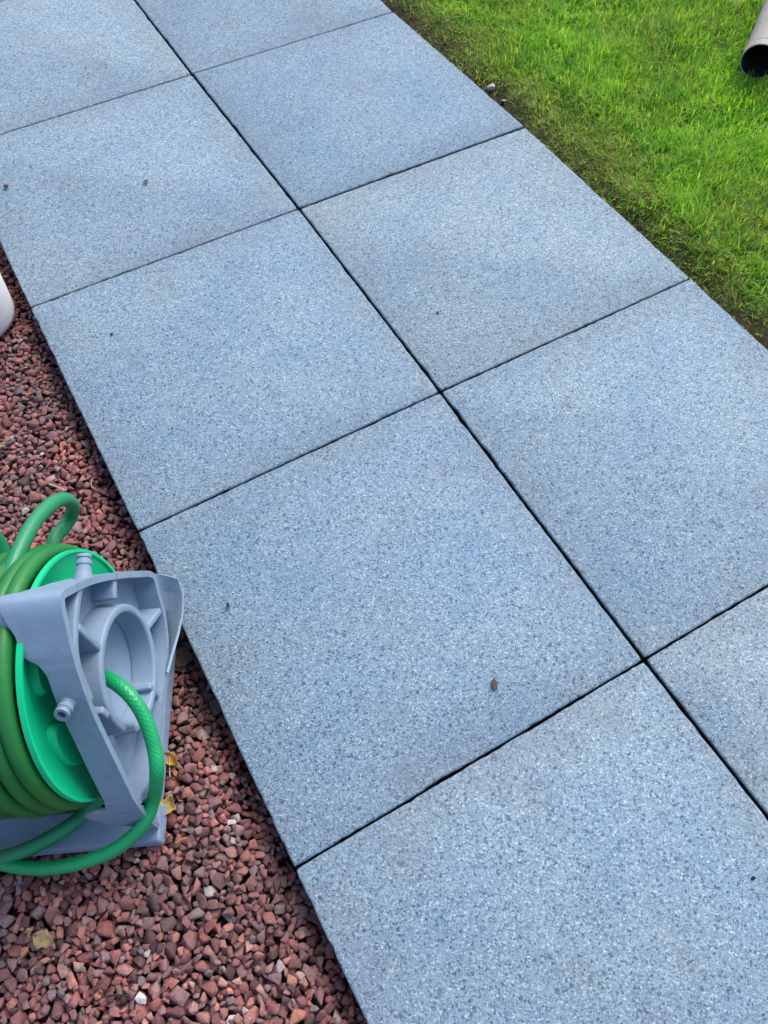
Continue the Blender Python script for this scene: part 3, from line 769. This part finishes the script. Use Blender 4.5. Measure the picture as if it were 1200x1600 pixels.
sets = [blades(150000, .905, 1.72, .12, 1.62, 'lush'), blades(36000, .905, 1.9, -.42, .12, 'lush'), blades(22000, 1.72, 1.95, .12, 1.95, 'lush'), blades(20000, .905, 1.72, 1.62, 1.95, 'lush'), blades(12000, .902, 1.2, -.42, .12, 'thatch'), blades(65000, .902, 1.25, .12, 1.62, 'thatch'), blades(25000, 1.25, 1.72, .12, 1.62, 'thatch')]
o_ = 0; GV, GF, GD = [], [], []
for v_, f_, d_ in sets: GV.append(v_); GF.append(f_ + o_); GD.append(d_); o_ += len(v_)
GV, GF, GD = np.concatenate(GV), np.concatenate(GF), np.concatenate(GD)
gme = big_mesh('grass', GV, GF, MAT['grass'])
at_ = gme.attributes.new('dry', 'FLOAT', 'POINT'); at_.data.foreach_set('value', GD.astype(np.float32))
tag(link('grass', gme), 'bright green lawn grass, worn and brown along the paving', 'grass', kind='stuff')

# ------------------------------------------------------------------ pipe lying on the lawn
pl = empty('pipe', tuple(np.array([p_end[0], p_end[1], p_end[2] - PR]) * S)); tag(pl, 'weathered grey pipe lying on the lawn, dark open end towards the paving', 'pipe')
pn = np.cross(pd, [0, 0, 1.0]); pn /= np.linalg.norm(pn); pu = np.cross(pn, pd)
def pipe_part(name, prof, mat, parent=pl, m_=64):
    V = []; F = []
    for (t_, r0) in prof:
        for q in range(m_):
            g = 2 * math.pi * q / m_; V.append(((np.array([0, 0, PR]) + pd * t_ + r0 * (math.cos(g) * pn + math.sin(g) * pu)) * S))
    n = len(prof)
    for s in range(n):
        for q in range(m_): F.append((s * m_ + q, s * m_ + (q + 1) % m_, ((s + 1) % n) * m_ + (q + 1) % m_, ((s + 1) % n) * m_ + q))
    return link(name, smooth_by_angle(fix_normals(mesh(name, V, F, mat)), 40), parent)
pipe_part('body', [(.046, PR - .002), (1.3, PR - .002), (1.3, PR - .007), (.046, PR - .007)], MAT['pipe'])
pipe_part('collar', [(0, PR - .0025), (.0015, PR - .0005), (.038, PR + .0005), (.041, PR - .001), (.041, PR - .0045), (.003, PR - .0045), (0, PR - .0035)], MAT['pipe'])
pipe_part('bore_shade', [(.001, PR - .0048), (.04, PR - .0078), (1.29, PR - .0078), (1.29, .001), (1.286, .001), (1.286, PR - .0095), (.04, PR - .0095), (.001, PR - .0065)], MAT['pipe_in'])  # dark sleeve and end disc, shade of the hollow painted as colour

# ------------------------------------------------------------------ small things: grit on the slabs, leaves, straws
def grit(name, px, size, mat, label, cat, seed, flat=.6, z=.0):
    V, F = PROT[seed % len(PROT)]; p = onz(px, z)
    ax = np.array(size); V2 = (V * ax) @ np.array(Matrix.Rotation(seed * 1.7, 3, 'Z')).T
    V2[:, 2] -= V2[:, 2].min()
    o = link(name, mesh(name, V2, [tuple(f) for f in F], mat), None, (p[0] * S, p[1] * S, z * S + .0002)); return tag(o, label, cat)
red_peb = simple('red_pebble', (.09, .035, .03), (.2, .08, .07)); grey_peb = simple('grey_brown_pebble', (.06, .055, .045), (.16, .14, .11)); clod = simple('brown_dirt', (.05, .03, .025), (.17, .11, .09), 400, .95, .003)
dark = simple('dark_crumb', (.012, .011, .012), (.04, .035, .035))
grit('pebble', (11, 294), (.0052, .0042, .0036), red_peb, 'small red pebble on the paving at the left edge', 'pebble', 3)
grit('pebble', (228, 286), (.0046, .0038, .0034), grey_peb, 'small grey brown pebble alone on the upper left slab', 'pebble', 9)
cl = grit('dirt_clod', (772, 1070), (.0062, .0050, .0022), clod, 'flat brown clod of dirt lying on the paving', 'dirt', 14)
grit('soil_crumb', (357, 947), (.0030, .0024, .002), dark, 'tiny dark crumb on the slab right of the hose reel', 'crumb', 21)
grit('soil_crumb', (175, 524), (.0024, .0020, .0016), dark, 'tiny dark crumb on the left slab above the hose reel', 'crumb', 22)
grit('soil_crumb', (683, 490), (.0028, .0020, .0012), clod, 'tiny brown crumb just above the joint crossing', 'crumb', 25)
grit('soil_crumb', (1176, 1373), (.0026, .0018, .0014), dark, 'tiny dark crumb on the paving at the lower right', 'crumb', 26)

pale_peb = simple('pale_grey_pebble', (.26, .27, .27), (.46, .46, .45))
for px, sz, lb in (((763, 118), .006, 'small pale stone in the worn grass, farthest along the slab edge'), ((766, 141), .008, 'largest pale grey stone between slab edge and lawn'), ((786, 160), .0055, 'small blue grey stone beside the slab edge below the largest')):
    grit('pebble', px, (sz, sz * .8, sz * .6), pale_peb, lb, 'pebble', int(sz * 9000), z=-.055)
def leaf(px, zoff, L, W, yaw, curl, roll, mat, label, seed):
    r_ = random.Random(seed); p0 = onz(px, -.07); x, y = p0[0] * S, p0[1] * S; z = surf(x, y); p0 = onz(px, z / S); x, y = p0[0] * S, p0[1] * S
    z = surf(x, y) + zoff
    n, m_ = 11, 7; V = []
    for i in range(n):
        t = i / (n - 1); hw = W * (math.sin(math.pi * min(1, t * 1.02 + .01)) ** .7) * (1 + .25 * r_.uniform(-1, 1))
        for k in range(m_):
            s = k / (m_ - 1) * 2 - 1
            xx = (t - .5) * L; yy = s * hw
            zz = curl * (2 * t - 1) ** 2 * L * .5 + roll * s * s * W + .0012 * r_.uniform(-1, 1) - .12 * W * (1 - abs(s))
            V.append((xx, yy, zz))
    F = [(i * m_ + k, i * m_ + k + 1, (i + 1) * m_ + k + 1, (i + 1) * m_ + k) for i in range(n - 1) for k in range(m_ - 1)]
    me = mesh('dry_leaf', V, F, mat, True); o = link('dry_leaf', me, None, (x, y, z - min(v[2] for v in V))); o.rotation_euler = (r_.uniform(-.3, .3), r_.uniform(-.3, .3), yaw)
    sm = o.modifiers.new('solid', 'SOLIDIFY'); sm.thickness = .0004
    # stalk
    st_ = tube([(-L * .5 - .012 + .012 * k / 5, .002 * math.sin(k), .002 + .001 * k + curl * L * .4 * k / 5) for k in range(6)], .0005, 6)
    link('stalk', mesh('stalk', st_[0], st_[1], mat), o)
    return tag(o, label, 'leaf')
yel = simple('yellow_dry_leaf', (.34, .22, .05), (.58, .45, .18), 90, .7); ora = simple('orange_dry_leaf', (.22, .10, .02), (.48, .28, .05), 90, .7)
brn = simple('brown_dry_leaf', (.07, .045, .03), (.19, .13, .09), 90, .8); tan = simple('tan_dry_leaf', (.20, .14, .07), (.38, .29, .16), 120, .8)
leaf((264, 1262), .001, .024, .009, .7, .35, .5, yel, 'pale yellow curled leaf on the chippings by the reel base', 1)
leaf((267, 1188), .001, .019, .0065, 1.9, .5, .6, ora, 'small orange brown curled leaf beside the grey side frame', 2)
leaf((286, 1030), .0, .027, .011, 2.4, .3, .4, brn, 'dull brown crumpled leaf between reel and slab edge', 3)
leaf((72, 1470), .001, .026, .008, -.8, .15, .35, tan, 'tan broken leaf lying on the chippings at the lower left', 4)
leaf((7, 697), .001, .016, .004, -.5, .2, .3, tan, 'small pale tan leaf scrap on the chippings below the tub', 6)
def straw(pts_px, rad, mat, name, label, cat):
    P = []
    for px in pts_px:
        p = onz(px, -.06); z = surf(p[0] * S, p[1] * S); p = onz(px, z / S + .006); P.append(p * S)
    zz = np.array([p[2] for p in P]); 
    for i, p in enumerate(P): p[2] = max(p[2], zz.mean()) + .0012
    P = catmull(np.array(P), 6); loc = P.min(0); loc = np.array([P[:, 0].mean(), P[:, 1].mean(), loc[2] - rad])
    v_, f_, _ = tube(P - loc, rad, 7); return tag(link(name, mesh(name, v_, f_, mat, True), None, tuple(loc)), label, cat)
strm = simple('straw_stem', (.30, .22, .12), (.48, .38, .24)); twg = simple('red_brown_twig', (.12, .05, .04), (.26, .13, .1))
straw([(77, 757), (90, 762), (104, 768)], .0013, strm, 'straw', 'pale straw lying on the chippings above the hose loop', 'straw')
straw([(146, 748), (143, 756), (145, 764)], .0009, strm, 'straw', 'short bent pale straw beside the slab edge', 'straw')
straw([(246, 1258), (254, 1280), (261, 1310)], .0009, twg, 'twig', 'thin red brown twig by the corner of the reel base', 'twig')
straw([(258, 1160), (264, 1180), (266, 1215)], .0007, strm, 'straw', 'thin straw standing beside the grey side frame', 'straw')
straw([(275, 1318), (284, 1312), (293, 1309)], .0009, ora, 'straw', 'small golden straw right of the reel base', 'straw')
straw([(160, 1558), (180, 1555), (203, 1556)], .0012, dark, 'twig', 'short black twig among the chippings at the bottom', 'twig')
